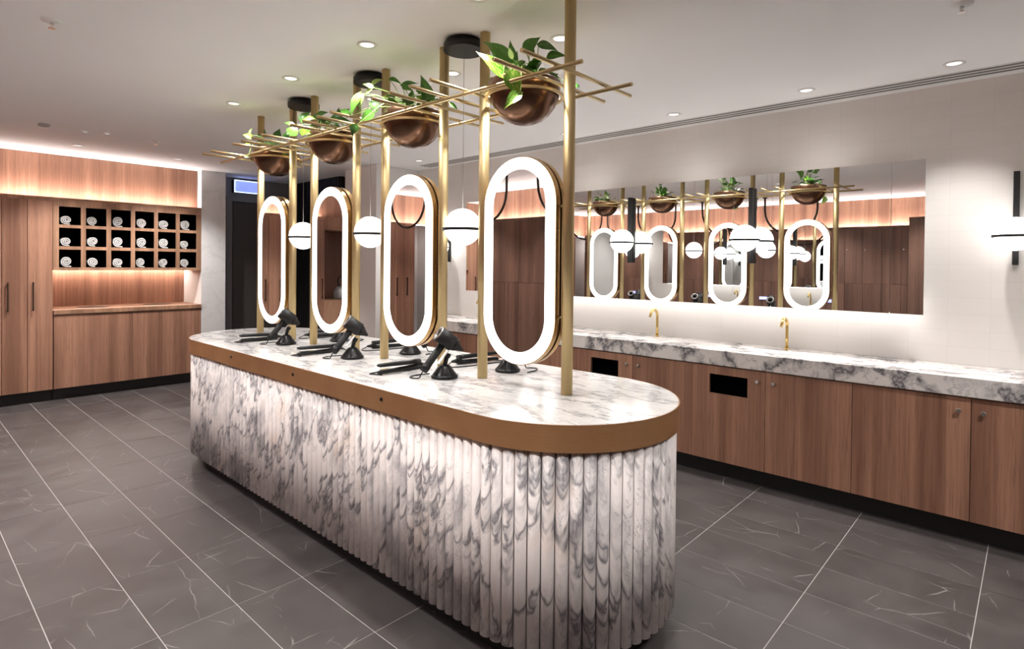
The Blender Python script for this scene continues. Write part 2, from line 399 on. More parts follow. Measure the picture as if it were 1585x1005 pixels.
put('marble_top', MB().prism(stadium(IR-.0045, -HL, HL, 40), .86, IH), 'marble_top', isl, label='white marble top with soft grey veins')
RF = .472; per = 4*HL+2*math.pi*RF; NF = 176; pw = per/NF
fm = MB(); ns = 10
lo_ = [(.018*math.sin(math.pi*i/ns)-.002, -(pw/2-.0006)*math.cos(math.pi*i/ns)) for i in range(ns+1)]
fm.ring_stack([[(x, y, .10) for x, y in lo_], [(x, y, .8215) for x, y in lo_]], True, True, True); fmesh = fm.mesh('flute'); fmesh.materials.append(MATS['marble_flute'])
for k in range(NF):
    s_ = (k+.5)*pw
    if s_ < 2*HL: x, y, a = RF, -HL+s_, 0
    elif s_ < 2*HL+math.pi*RF: a = (s_-2*HL)/RF; x, y = RF*math.cos(a), HL+RF*math.sin(a)
    elif s_ < 4*HL+math.pi*RF: x, y, a = -RF, HL-(s_-2*HL-math.pi*RF), math.pi
    else: a = math.pi+(s_-4*HL-math.pi*RF)/RF; x, y = RF*math.cos(a), -HL+RF*math.sin(a)
    put('flute', fmesh, None, isl, (x, y, 0), (0, 0, a))
yc = (IY0+IY1)/2
for Y in (2.121, 2.927, 3.729):
    put('button', MB().cyl((-IR+.001, Y-yc, .878), (-IR-.004, Y-yc, .878), .008, 14), 'black_plastic', isl)

# ------------------------------------------------------------------ brass frame
fr = thing('brass_frame', 'brushed brass pole frame with overhead rod lattice standing on the island', 'frame', (IX, yc, IH))
MY = [1.741+PITCHM*k for k in range(4)]
pm = MB().lathe([(.025, .0015), (.025, CEIL-IH-.0015)], 24, cap0=True, cap1=True).mesh('post'); pm.materials.append(MATS['brass_post'])
for y in MY:
    for s_ in (-.257, .257): put('post', pm, None, fr, (0, y+s_-yc, 0))
ZR = 2.258-IH
rm = MB().cyl((0, 1.29-yc, 0), (0, 4.73-yc, 0), .0085, 12).mesh('long_rod'); rm.materials.append(MATS['brass_rod'])
for x in (-.183, .183): put('long_rod', rm, None, fr, (x, 0, ZR-.006))
cm = MB().cyl((-.385, 0, 0), (.385, 0, 0), .0085, 12).mesh('cross_rod'); cm.materials.append(MATS['brass_rod'])
cr = [1.42, 1.565]
for k in range(4): cr += [y+PITCHM*k for y in ((1.945, 2.085, 2.24, 2.38) if k < 3 else (1.945, 2.10))]
for y in cr: put('cross_rod', cm, None, fr, (0, y-yc, ZR+.0115))
rg = MB().lathe([(.168, -.006), (.180, -.006), (.180, .006), (.168, .006), (.168, -.006)], 40, smooth=False).mesh('ring'); rg.materials.append(MATS['brass_rod'])
for y in MY: put('ring', rg, None, fr, (0, y-yc, ZR-.021))

# ------------------------------------------------------------------ lit oval mirrors
def oval(hw, hh, n=24):
    c = hh-hw; return [(hw*math.cos(a), c+hw*math.sin(a)) for a in [math.pi*i/n for i in range(n+1)]]+[(hw*math.cos(a), -c+hw*math.sin(a)) for a in [math.pi+math.pi*i/n for i in range(n+1)]]
def yz(p, x): return [(x, a, b) for a, b in p]
HW, HHT = .2175, .473
def make_mirror():
    t = thing('oval_mirror', 'x', 'mirror')
    o1, o0, i1 = oval(HW, HHT), oval(HW-.02, HHT-.02), oval(HW-.058, HHT-.058)
    for sx, nm in ((-1, 'rim'), (1, 'rim')):
        b = MB(); b.ring_stack([yz(o1, sx*.007), yz(o1, sx*.034)]); b.ring_stack([yz(o0, sx*.007), yz(o1, sx*.007)], smooth=False)
        b.ring_stack([yz(o1, sx*.034), yz(oval(HW-.004, HHT-.004), sx*.034)], smooth=False)
        put(nm, b, 'brass_rim', t, label='brass rim')
        b = MB(); b.ring_stack([yz(oval(HW-.004, HHT-.004), sx*.031), yz(oval(HW-.004, HHT-.004), sx*.0365), yz(i1, sx*.0365), yz(i1, sx*.031)], smooth=False)
        put('light_ring', b, 'led_ring', t, label='glowing white light ring')
        b = MB(); b.ring_stack([yz(i1, sx*.030), yz(i1, sx*.0345)], True, True, True, False); put('glass', b, 'mirror', t)
    put('core', MB().ring_stack([yz(o0, -.0295), yz(o0, .0295)], True, True, True, False), 'shadow_gap', t)
    for s_ in (-1, 1):
        for z in (-.242, .238): put('pin', MB().cyl((0, s_*.196, z), (0, s_*.2335, z), .006, 10), 'brass_rod', t)
    return t
mlab = ['largest looking oval mirror with white light ring, nearest the island end', 'oval light-ring mirror second from the near end of the island', 'oval light-ring mirror third from the near end of the island', 'oval light-ring mirror farthest along the island, by the dark corridor']
proto = make_mirror()
for k in range(4):
    o = proto if k == 0 else copy_tree(proto)
    o.location = (IX, MY[k], 1.4925); o['label'] = mlab[k]; o['group'] = 'lit oval mirrors on the island'

# ------------------------------------------------------------------ planter bowls
blab = ['copper planter bowl nearest the camera, over the first mirror', 'copper planter bowl over the second mirror', 'copper planter bowl over the third mirror', 'smallest looking copper planter bowl over the farthest mirror']
R_ = .165
prof = [(.002, -.137), (.05, -.131), (.085, -.116), (.115, -.092), (.14, -.058), (.156, -.02), (.163, .02), (.166, .050), (.163, .052), (.159, .050), (.156, .02), (.148, -.02), (.13, -.06), (.08, -.105), (.003, -.125)]
bowlm = MB().lathe(prof, 40).mesh('bowl'); bowlm.materials.append(MATS['copper_bowl'])
soilm = MB().lathe([(.002, .022), (.06, .020), (.12, .014), (.1535, .008)], 24).mesh('soil'); soilm.materials.append(MATS['soil'])
ZB = 2.258-.006
for k in range(4):
    t = thing('planter_bowl', blab[k], 'planter', (IX, MY[k], ZB), 0, 'copper bowls in the brass lattice')
    put('bowl', bowlm, None, t); put('soil', soilm, None, t)

# ------------------------------------------------------------------ plants
def leaf_mesh(curl, fold, seed):
    r = random.Random(seed); b = MB(); N = 9; rows = []
    wid = [.0, .36, .50, .52, .47, .39, .29, .18, .08, 0]
    for i in range(N+1):
        u = i/N; y = u if i else 0.0
        yb = -.10*(1-u)**6
        w_ = wid[i]; zc = curl*(u*u)*-.5+.05*math.sin(3*u)
        row = []
        for s_ in (-1, -.5, 0, .5, 1):
            yy = y+(yb*abs(s_)*1.0 if i < 3 else 0)
            row.append((s_*w_, yy, zc+fold*abs(s_)*w_+.02*math.sin(9*u+seed)*abs(s_)))
        rows.append(row)
    o = 0; vs = [p for row in rows for p in row]; fs = []
    for i in range(N):
        for j in range(4): a = i*5+j; fs.append((a, a+1, a+6, a+5))
    b.add(vs, fs, True); return b
LM = {}
for mt in ('leaf_dark', 'leaf_bright', 'leaf_pale'):
    for v, (cu, fo) in enumerate(((.5, .25), (1.0, .4), (.2, .15))):
        me = leaf_mesh(cu, fo, v+1).mesh('leaf'); me.materials.append(MATS[mt]); LM[mt, v] = me
def place_leaf(t, root_loc, base, tip, width, mt, v, facing):
    y = tip-base; L = y.length; y = y/L
    z = (facing-y*facing.dot(y)); z = z.normalized() if z.length > 1e-4 else y.orthogonal(); x = y.cross(z)
    M = Matrix((x*width, y*L, z*L*.9)).transposed().to_4x4(); M.translation = base-root_loc
    o = put('leaf', LM[mt, v], None, t); o.matrix_local = M; return o
D_, B_, P_ = 'leaf_dark', 'leaf_bright', 'leaf_pale'
def zA(x, y): return 680+x/4.953, 30+y/4.953
def zB(x, y): return 520+x/5.912, 90+y/5.912
def zC(x, y): return 310+x/6.096, 130+y/6.096
plants = [
 ('bushy green pothos with a bright trailing leaf in the nearest copper bowl', zA, [((500,360),(372,110),150,D_,.03),((565,380),(543,170),90,D_,.05),((560,360),(600,245),60,D_,.0),((500,440),(288,240),110,B_,-.13),((545,400),(610,600),125,B_,-.19),((625,570),(490,672),100,B_,-.2),((655,240),(775,120),105,D_,.0),((685,225),(735,290),60,D_,.02),((760,195),(905,240),70,D_,-.02),((832,295),(970,270),70,D_,.02),((845,450),(915,415),60,D_,.05),((650,420),(600,335),60,D_,.02),((700,420),(765,360),80,B_,.06),((690,430),(640,350),70,D_,.0),((770,420),(835,370),70,D_,.05),((1030,505),(1078,520),50,D_,.20),((560,300),(530,215),40,P_,-.05)]),
 ('pothos with pale lime curling leaves in the second copper bowl', zB, [((335,250),(432,160),45,P_,-.02),((340,270),(245,235),55,P_,-.05),((335,270),(265,330),50,P_,-.05),((250,340),(195,480),75,P_,-.08),((220,325),(138,530),80,D_,-.07),((335,400),(385,490),90,D_,-.04),((345,500),(210,570),100,D_,-.1),((490,200),(605,215),50,D_,.05),((600,250),(755,232),60,D_,.05),((610,270),(705,290),55,D_,.03),((830,400),(800,132),105,D_,.0),((890,390),(862,250),60,D_,.04),((690,380),(700,285),60,D_,.03),((830,400),(725,345),75,B_,.0),((190,615),(140,705),115,D_,-.2),((110,510),(25,465),60,D_,-.02),((100,540),(130,470),60,D_,.0),((480,410),(560,370),80,B_,-.06),((640,430),(660,350),70,D_,.0),((1040,410),(1120,470),40,D_,.2)]),
 ('leafy pothos in the third copper bowl along the island', zC, [((965,360),(1015,235),95,D_,.0),((1065,330),(935,345),55,B_,-.08),((1110,300),(1210,265),60,D_,.0),((885,390),(790,362),50,D_,-.05),((850,480),(905,395),120,D_,-.08),((960,480),(995,385),55,B_,-.06),((1240,330),(1440,365),75,D_,.0),((1310,290),(1310,225),45,D_,.05),((1350,290),(1405,225),50,D_,.05),((1170,400),(1230,360),60,D_,.04),((1090,330),(1095,265),50,D_,.03),((1000,470),(1085,455),50,B_,-.1),((800,510),(850,440),60,D_,.0)]),
 ('sparse pothos with lime leaves in the farthest copper bowl', zC, [((485,515),(408,465),55,B_,-.06),((475,480),(487,400),28,P_,-.03),((725,510),(748,425),75,D_,.0),((800,510),(835,440),60,D_,.02),((620,570),(765,545),60,D_,.0),((470,565),(395,585),50,B_,-.08),((560,520),(545,465),50,D_,.03),((450,690),(400,670),30,P_,-.15),((770,640),(830,700),40,B_,-.12),((620,500),(610,430),30,D_,.08)]),
]
rnd = random.Random(11)
for k, (lab, zf, leaves) in enumerate(plants):
    root = Vector((IX, MY[k], ZB+.022)); t = thing('pothos_plant', lab, 'plant', root, 0, 'pothos plants in the copper bowls')
    dep = (root-Vector((0, 0, CAMH))).dot(fwd); sc = dep/FPX/{zA: 4.953, zB: 5.912, zC: 6.096}[zf]
    stems = MB()
    def stem(base):
        a = rnd.random()*6.28; rr = rnd.random()*.08; s0 = root+Vector((rr*math.cos(a), rr*math.sin(a), -.002)); mid = (s0+base)/2+Vector((0, 0, .045))
        b2 = base.copy()
        hd = Vector((base.x-root.x, base.y-root.y, 0))
        if base.z < root.z+.03 and hd.length > .13: mid = root+hd.normalized()*.15+Vector((0, 0, .065))
        stems.tube([p-root for p in spline([s0, mid, b2], 5)], .0022, 5)
    for (b0, t0, wpx, mt, off) in leaves:
        b_, t_ = at_depth(*zf(*b0), dep+off), at_depth(*zf(*t0), dep+off)
        dirn = (t_-b_); t_ = t_+fwd*dirn.length*rnd.uniform(-.3, .25)
        fac = -fwd+Vector((0, 0, rnd.uniform(.1, .6)))+CR*rnd.uniform(-.35, .35)
        place_leaf(t, root, b_, t_, wpx*sc*.98, mt, rnd.randrange(3), fac); stem(b_)
    for q in range(16 if k < 3 else 11):      # leaves all round the bowl
        a = rnd.random()*6.28; rr = rnd.uniform(.02, .12); h = rnd.uniform(.03, .115)
        b_ = root+Vector((rr*math.cos(a), rr*math.sin(a), h)); L = rnd.uniform(.055, .085)
        dr = Vector((math.cos(a)*1, math.sin(a)*1, rnd.uniform(-.1, .9))).normalized()
        place_leaf(t, root, b_, b_+dr*L, L*rnd.uniform(.7, .95), D_ if rnd.random() < .8 else B_, rnd.randrange(3), Vector((-dr.x*.4, -dr.y*.4, 1))); stem(b_)
    put('stems', stems, 'stem_green', t)

# ------------------------------------------------------------------ globe lamps
def globe_parts(t, zc, r=.0935):
    up_, dn = [], []
    for i in range(15):
        a = math.radians(-7+97*i/14); up_.append((max(.0005, r*math.cos(a)), r*math.sin(a)))
    for i in range(15):
        a = math.radians(-90+83*i/14-0); dn.append((max(.0005, r*math.cos(a)), r*math.sin(a)))
    zb = r*math.sin(math.radians(-7))
    put('globe_top', MB().lathe([(q[0], q[1]+zc) for q in up_], 40), 'globe_glass', t, label='glowing opal glass dome')
    put('globe_bottom', MB().lathe([(q[0], q[1]+zc) for q in dn], 40), 'globe_glass', t, label='glowing opal glass lower bowl')
    put('band', MB().lathe([(r*.985, zc+zb-.007), (r*1.10, zc+zb-.007), (r*1.10, zc+zb+.007), (r*.985, zc+zb+.007)], 40, smooth=False), 'black_matte', t, label='black metal band')
glab = ['glowing globe pendant nearest the camera, beside the largest oval mirror', 'glowing globe pendant between the second and third oval mirrors', 'glowing globe pendant farthest along, beside the last oval mirror']
for k in range(3):
    y = (MY[k]+MY[k+1])/2
    t = thing('globe_pendant', glab[k], 'pendant lamp', (IX, y, CEIL), 0, 'globe pendants over the island')
    put('canopy', MB().lathe([(.088, -.001), (.088, -.022), (.104, -.0225), (.104, -.052), (.100, -.055)], 40, cap0=True, cap1=True), 'black_matte', t, label='round black ceiling canopy')
    globe_parts(t, 1.662-CEIL)
    put('cable', MB().cyl((.0, 0, -.056), (.0, 0, 1.662-CEIL+.0935), .0011, 6), 'grey_metal', t)
def sconce(x, y, label):
    t = thing('wall_sconce', label, 'wall lamp', (x, y, 1.5), 0, 'bar and globe wall sconces')
    put('bar', MB().box(-.042, -.002, -.014, .014, 0, .535, .002), 'black_matte', t)
    g = bpy.data.objects.new('globe', None)
    # globe stands in front of the bar
    up = MB(); r = .0935; zc = .172; cx = -.042-r*1.10-.002
    for nm, a0, a1 in (('globe_top', -7, 90), ('globe_bottom', -90, -7)):
        prof = [(max(.0005, r*math.cos(math.radians(a0+(a1-a0)*i/14))), zc+r*math.sin(math.radians(a0+(a1-a0)*i/14))) for i in range(15)]
        put(nm, MB().lathe(prof, 36, origin=(cx, 0, 0)), 'globe_glass', t, label='glowing opal glass')
    zb = zc+r*math.sin(math.radians(-7))
    put('band', MB().lathe([(r*.985, zb-.007), (r*1.10, zb-.007), (r*1.10, zb+.007), (r*.985, zb+.007)], 36, origin=(cx, 0, 0), smooth=False), 'black_matte', t)
    put('arm', MB().box(cx+r*1.0, -.042, -.008, .008, zb-.004, zb+.004), 'black_matte', t)
    bpy.data.objects.remove(g)
sconce(XW, .093, 'black bar sconce with glowing globe on the tiled wall at the right edge')
sconce(XM-.012, 1.505, 'black bar sconce with globe mounted on the mirror, nearest the right end')
sconce(XM-.012, 2.485, 'black bar sconce with globe mounted on the middle of the mirror')
sconce(XM-.012, 3.465, 'black bar sconce with globe on the mirror, hidden behind the near oval mirror')
sconce(XW, -.90, 'unseen bar sconce with globe added to brighten the ceiling, beyond the right edge')  # out of view, added to brighten the ceiling at the right
sconce(XW, -1.90, 'unseen bar sconce with globe added to brighten the ceiling, far beyond the right edge')  # second added lamp out of view, more light for the right side
sconce(XW, 4.97, 'black bar sconce with globe on the wall past the mirror, left end')

# ------------------------------------------------------------------ mirror cabinet on the right wall
ys = [.497, .669, 1.372, 1.639, 2.352, 2.62, 3.33, 3.60, 4.305, 4.48]
mc = thing('mirror_cabinet', 'long wall mirror made of tall mirrored panels above the vanity', 'mirror', (0, 0, 1.197))
put('carcass', MB().box(XM, XW-.001, ys[0]+.10, ys[-1], .004, .925), 'rim_white', mc)
for k in range(len(ys)-1):
    put('panel', MB().box(XM-.010, XM-.001, ys[k]+.0012, ys[k+1]-.0012, 0, .93), 'mirror', mc)
put('led_strip', MB().box(XM+.10, XM+.13, ys[0]+.03, ys[-1]-.03, -.006, .0035), 'led_mirror', mc, label='white light strip under the mirror')

# ------------------------------------------------------------------ vanity
CT = .895
ct = thing('vanity_counter', 'thick white marble vanity counter with dark grey veins along the wall', 'counter', (0, 0, .79))
put('slab', MB().box(3.905, XW-.001, -1.4, 5.549, 0, CT-.79, .003), 'marble_counter', ct)
for k, y in enumerate((.3, 1.298, 2.305, 3.31, 4.31)):
    put('basin_slot', MB().box(4.03, 4.20, y-.2, y+.2, CT-.79+.0002, CT-.79+.0012), 'marble_top', ct)
dj = [-1.31, -.80, -.27, .249, .807, 1.31, 1.816, 2.303, 2.80, 3.31, 3.82, 4.33, 4.84, 5.52]
slots = {5: (1.425, 1.689), 7: (2.43, 2.69), 9: (3.44, 3.70)}
knob = {2: 'hi', 3: 'lo', 4: 'hi', 5: 'lo', 6: 'hi', 7: 'lo', 8: 'hi', 9: 'lo', 1: 'lo', 0: 'hi', 10: 'hi', 11: 'lo', 12: 'hi'}
vl = {2: 'oak vanity cabinet cut by the right edge of the photo', 3: 'wide oak vanity cabinet at right with knob at its right edge', 4: 'oak vanity cabinet right of the black slotted door nearest the viewer', 5: 'oak vanity cabinet with the larger looking black slot', 6: 'plain oak vanity cabinet between the two black slotted doors', 7: 'oak vanity cabinet with the smaller looking black slot'}
for k in range(len(dj)-1):
    y0, y1 = dj[k], dj[k+1]
    lab = vl.get(k, 'oak vanity cabinet hidden behind the island, %s past the slotted doors' % ORD[k-8] if k > 7 else 'oak vanity cabinet outside the photo at the right, %s' % ORD[k])
    t = thing('vanity_cabinet', lab, 'cabinet', (XD, y0, 0), 0, 'oak vanity cabinets along the right wall')
    put('body', MB().box(.075 if k in slots else .021, .46, .0005, y1-y0-.0005, .12, .789), 'oak_red', t)
    put('kick', MB().box(.075, .095, 0, y1-y0, .001, .1195), 'black_kick', t)
    if k in slots:
        a, b = slots[k][0]-y0, slots[k][1]-y0
        d = MB(); e = .0015; z0, z1 = .122, .782
        d.box(0, .02, e, a, z0, z1).box(0, .02, b, y1-y0-e, z0, z1).box(0, .02, a, b, z0, .59).box(0, .02, a, b, .725, z1)
        dr = put('door', d, 'oak_red', t); put('slot', MB().box(.060, .070, a-.03, b+.03, .56, .76).box(.0205, .060, a-.03, a-.002, .56, .76).box(.0205, .060, b+.002, b+.03, .56, .76).box(.0205, .060, a-.002, b+.002, .56, .588).box(.0205, .060, a-.002, b+.002, .727, .76), 'black_void', t, label='black rectangular waste slot')
    else: dr = put('door', MB().box(0, .02, .0015, y1-y0-.0015, .122, .782, .001), 'oak_red', t)
    ky = (y1-y0-.055) if knob[k] == 'hi' else .052
    if k == 2: ky = y1-y0-.052
    if k == 5 or k == 7 or k == 9: ky = .05
    if k == 4 or k == 6 or k == 8: ky = y1-y0-.052
    if k == 5: pass
    put('knob', MB().lathe([(.006, 0), (.006, .008), (.0125, .010), (.0125, .015), (.010, .017)], 16, (-1, 0, 0), (0, ky, .712), cap1=True), 'chrome', dr)
tl = {.3: 'gold swan-neck tap at the right, outside the photo', 1.298: 'gold swan-neck tap standing on the marble, right one of the two in view', 2.305: 'gold swan-neck tap standing on the marble, left one of the two in view', 3.31: 'gold swan-neck tap hidden behind the near oval mirror', 4.31: 'gold swan-neck tap at the far end of the counter'}
for y in (1.298, 2.305, 3.31, 4.31):
    t = thing('tap', tl[y], 'tap', (4.31, y, CT), 0, 'gold taps along the vanity')
    pts = [(0, 0, .002), (0, 0, .08), (0, 0, .165)]+[(-.058+.058*math.cos(a), 0, .165+.058*math.sin(a)) for a in [math.radians(d) for d in range(10, 150, 12)]]
    e = Vector(pts[-1]); pts.append(e+Vector((-.018, 0, -.032)))
    put('spout', MB().tube(pts, .0105, 14), 'brass_tap', t); put('base', MB().lathe([(.020, .0005), (.020, .006), (.0105, .008)], 18), 'brass_tap', t)

# ------------------------------------------------------------------ towel wall
put_ = MB().box(XL+.01, 2.654, 7.725, 7.75, 2.119, CEIL-.003)
struct('wall_bulkhead', put_, 'oak_red', 'oak bulkhead panel lit from below over the towel shelves', 'wall')
ls = put('cove_light', MB().box(-2.4, 2.6, 7.622, 7.655, 2.1165, 2.121), 'led_warm'); ls['label'] = 'hidden warm light strip on top of the towel wall cabinets'; ls['category'] = 'light strip'
tx = [1.216, 1.010, .812, .606, .40, .194, -.012, -.218, -.424]
tl2 = ['tall narrow oak cabinet beside the towel shelves', 'tall narrow oak cabinet at the left edge of the photo']
def tall(x0, x1, lab, hx):
    t = thing('tall_cabinet', lab, 'cabinet', (x0, YT, 0), 0, 'tall oak cabinets along the towel wall')
    put('body', MB().box(0.0005, x1-x0-.0005, .021, .55, .12, 2.10), 'oak_red', t)
    put('kick', MB().box(0, x1-x0, .08, .10, .001, .1195), 'black_kick', t)
    put('cornice', MB().box(0, x1-x0, 0, .02, 2.096, 2.135), 'oak_red', t)
    d = put('door', MB().box(.002, x1-x0-.002, 0, .02, .122, 2.093, .001), 'oak_red', t)
    if hx is not None: put('handle', MB().box(hx-.006, hx+.006, -.03, -.02, .955, 1.25).box(hx-.004, hx+.004, -.02, 0, .965, .98).box(hx-.004, hx+.004, -.02, 0, 1.225, 1.24), 'bronze_tube', d)
for k in range(8):
    lab = tl2[k] if k < 2 else 'tall narrow oak cabinet seen only in the far oval mirror, %s from the frame edge' % ORD[k-2]
    tall(tx[k+1], tx[k], lab, .043)
# appliance niche farther left, seen in the third mirror
nx0, nx1 = -1.25, -.424
t = thing('bench_cabinet', 'oak bench cabinet with dark niche seen in the third oval mirror', 'cabinet', (nx0, YT, 0))
put('base', MB().box(0, nx1-nx0, 0, .55, .12, .93), 'oak_tan', t); put('kick', MB().box(0, nx1-nx0, .08, .1, .001, .1195), 'black_kick', t)
put('shelf_box', MB().box(0, nx1-nx0, 0, .5, 1.95, 2.135), 'oak_tan', t); put('niche_back', MB().box(0, nx1-nx0, .4, .42, .93, 1.95), 'oak_locker', t)
put('pull', MB().box(.25, .60, -.02, -.001, .70, .72), 'black_matte', t)
a = thing('garment_steamer', 'small grey appliance with hose on the bench in the third mirror', 'appliance', (-.80, 7.78, .931))
put('tank', MB().lathe([(.09, 0), (.11, .02), (.11, .10), (.08, .17), (.04, .19)], 24, cap0=True, cap1=True), 'appliance_grey', a)
put('hose', MB().tube(spline([(.03, 0, .19), (.05, 0, .30), (-.02, 0, .34), (-.08, 0, .24), (-.10, 0, .13)], 6), .012, 8), 'black_plastic', a)
for k, (x0, x1) in enumerate(((-1.45, -1.25), (-1.65, -1.45), (-1.85, -1.65), (-2.05, -1.85))):
    tall(x0, x1, 'tall narrow oak cabinet past the appliance bench, %s toward the corner' % ORD[k], .16)

# towel shelf
px_ = [(1.266, 1.455), (1.498, 1.685), (1.728, 1.917), (1.957, 2.149), (2.189, 2.378), (2.420, 2.606)]
pz_ = [(1.853, 2.045), (1.625, 1.820), (1.400, 1.590)]
ts = thing('towel_shelf', 'oak wall shelf of eighteen pigeonholes with shade painted black inside, holding rolled towels', 'shelf', (0, YT, 0))
def board(*a): return put('board', MB().box(*a), 'oak_tan', ts)
board(1.218, 2.66, 0, .40, 2.045, 2.115); board(1.218, 2.66, 0, .02, 2.1155, 2.135); board(1.218, 2.66, 0, .40, 1.370, 1.400)
xs = [1.218]+[v for p in px_ for v in p]+[2.66]
for k in range(0, len(xs), 2): board(xs[k], xs[k+1], 0.0, .40, 1.4005, 2.0445)
for (a0, a1) in px_:
    for z0, z1 in ((1.820, 1.853), (1.590, 1.625)): board(a0+.0005, a1-.0005, .0, .40, z0, z1)
put('back_panel', MB().box(1.218, 2.66, .401, .415, 1.37, 2.115), 'black_void', ts)  # back of the cells blackened for their shade
for (a0, a1) in px_:
    for (z0, z1) in pz_:
        q = MB(); e = .002
        q.box(a0+.0005, a0+e, .012, .40, z0+.0005, z1-.0005).box(a1-e, a1-.0005, .012, .40, z0+.0005, z1-.0005).box(a0+e, a1-e, .012, .40, z1-e, z1-.0005).box(a0+e, a1-e, .012, .40, z0+.0005, z0+e)
        put('cell_shade', q, 'black_void', ts)  # unlit oak inside the cell, its shade put in as black sheets
# towels
def towel_mesh(seed, sx=1.0):
    r = random.Random(seed); turns = 2.6; n = 64; ro_, ri_ = .054, .010; th = .0145; inn, out = [], []
    for i in range(n+1):
        u = i/n; a = u*turns*2*math.pi; rad = ri_+(ro_-ri_-th*.3)*u+.0016*math.sin(5*a*.37+seed)
        out.append((sx*rad*math.cos(a), rad*math.sin(a)))
        inn.append((sx*(rad-th*.80)*math.cos(a), (rad-th*.80)*math.sin(a)))
    poly = [(x, z) for x, z in out]; poly2 = [(x, z) for x, z in inn]
    # loose flap runs out along the shelf
    b = MB(); L0, L1 = 0.0, .30
    rot = -turns*2*math.pi % (2*math.pi)
    ca, sa = math.cos(-math.pi/2+rot), math.sin(-math.pi/2+rot)
    R = lambda p: (p[0]*ca-p[1]*sa, p[0]*sa+p[1]*ca)
    poly = [R(p) for p in poly]; poly2 = [R(p) for p in poly2]
    fl_ = r.uniform(.012, .04); e = poly[-1]; poly.append((e[0]+fl_, e[1])); poly2.append((e[0]+fl_, e[1]+th*.9))
    for y0 in (0,):
        N = len(poly); rings = []
        for y, k in ((L0+.006, .0), (L0, .25), (L0, .75), (L0+.006, 1.0), (L1, 1.0), (L1, 0.0)):
            rings.append([(poly[i][0]*(1-k)+poly2[i][0]*k, y, poly[i][1]*(1-k)+poly2[i][1]*k) for i in range(N)])
        rings.append(rings[0]); b.ring_stack(rings, False)
    mz = min(v[2] for v in b.v); b.v = [(x, y, z-mz) for x, y, z in b.v]
    me = b.mesh('towel'); me.materials.append(MATS['towel']); return me
tms = [towel_mesh(s, sx) for s, sx in ((1, 1.0), (2, 1.08), (3, .96), (4, 1.05), (5, 1.0))]
rn = random.Random(5)
cn = ['leftmost', 'second', 'third', 'fourth', 'fifth', 'rightmost']; rw = ['top', 'middle', 'bottom']
for i, (a0, a1) in enumerate(px_):
    for j, (z0, z1) in enumerate(pz_):
        o = put('rolled_towel', tms[rn.randrange(5)], None)
        k = rn.uniform(1.0, 1.15); o.scale = (k, .95, k); o.location = (a0+.003+.063*k, YT+.03+rn.uniform(0, .02), z0+.0025)
        o['label'] = 'rolled white towel in the %s row, %s pigeonhole' % (rw[j], cn[i]); o['category'] = 'towel'; o['group'] = 'rolled towels in the pigeonholes'
# worktop, base cabinets, splash panel
wt = thing('towel_worktop', 'oak worktop with two oval holes under the towel shelf', 'worktop', (0, YT, .905))
put('top', MB().box(1.220, 2.66, -.012, .595, 0, .045, .001), 'oak_tan', wt)
for cx in (1.62, 2.27):
    el = [(cx+.155*math.cos(2*math.pi*i/32), .30+.12*math.sin(2*math.pi*i/32)) for i in range(32)]
    put('chute_hole', MB().prism(el, .0452, .0464), 'black_kick', wt, label='dark oval drop hole')
bl = ['low oak base cabinet under the left half of the towel worktop', 'low oak base cabinet under the right half of the towel worktop']
for k, (a0, a1) in enumerate(((1.222, 1.933), (1.933, 2.659))):
    t = thing('base_cabinet', bl[k], 'cabinet', (a0, YT, 0))
    put('body', MB().box(.0005, a1-a0-.0005, .021, .58, .12, .904), 'oak_red', t); put('kick', MB().box(0, a1-a0, .08, .1, .001, .1195), 'black_kick', t)
    put('door', MB().box(.0015, a1-a0-.0015, 0, .02, .122, .890, .001), 'oak_red', t)
struct('wall_splash', MB().box(1.218, 2.66, 8.197, 8.218, .951, 1.45), 'oak_red', 'oak back panel of the lit recess under the towel shelf', 'wall')
ls = put('recess_light', MB().box(1.24, 2.64, 8.12, 8.15, 1.388, 1.396), 'led_recess'); ls['label'] = 'glowing warm light strip in the recess under the towel shelf'; ls['category'] = 'light strip'
put('led_diffuser', MB().box(1.23, 2.65, .44, .57, 1.397, 1.400), 'rim_white', ts)
struct('wall_recess_side', MB().box(2.6605, 2.6618, YT+.002, 8.2, .95, CEIL-.002), 'white_wall', 'white side of the pillar inside the lit recess', 'wall')

# ------------------------------------------------------------------ lockers along the left wall (seen in the mirrors)
struct('wall_locker_bulkhead', MB().box(XL+.001, XL+.02, YB, 7.72, 1.98, CEIL-.003), 'oak_red', 'oak bulkhead over the lockers seen in the long mirror', 'wall')
ls = put('locker_cove_light', MB().box(XL+.06, XL+.11, -2.8, 7.6, 2.104, 2.11), 'led_warm'); ls['label'] = 'hidden warm light strip on top of the lockers in the mirror'; ls['category'] = 'light strip'
y = -2.8; k = 0; LP = None
KZ = .90
def make_locker(keypad):
    t = thing('locker', 'x', 'locker'); wd = .51
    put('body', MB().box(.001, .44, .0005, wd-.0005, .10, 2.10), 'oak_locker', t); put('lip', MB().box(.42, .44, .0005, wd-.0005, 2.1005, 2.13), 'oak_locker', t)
    put('kick', MB().box(.30, .38, 0, wd, .001, .0995), 'black_kick', t)
    for z0, z1 in ((.102, 1.22), (1.224, 2.097)):
        for a0, a1 in ((.002, .254), (.257, .508)):
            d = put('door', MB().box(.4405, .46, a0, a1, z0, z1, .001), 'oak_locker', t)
            put('knob', MB().cyl((.46, a1-.03, (z0+z1)/2+.1), (.475, a1-.03, (z0+z1)/2+.1), .008, 10), 'chrome', d)
    if keypad: put('keypad', MB().box(.4605, .468, .18, .31, KZ, KZ+.05), 'keypad_blue', t, label='small glowing blue keypad')
    return t
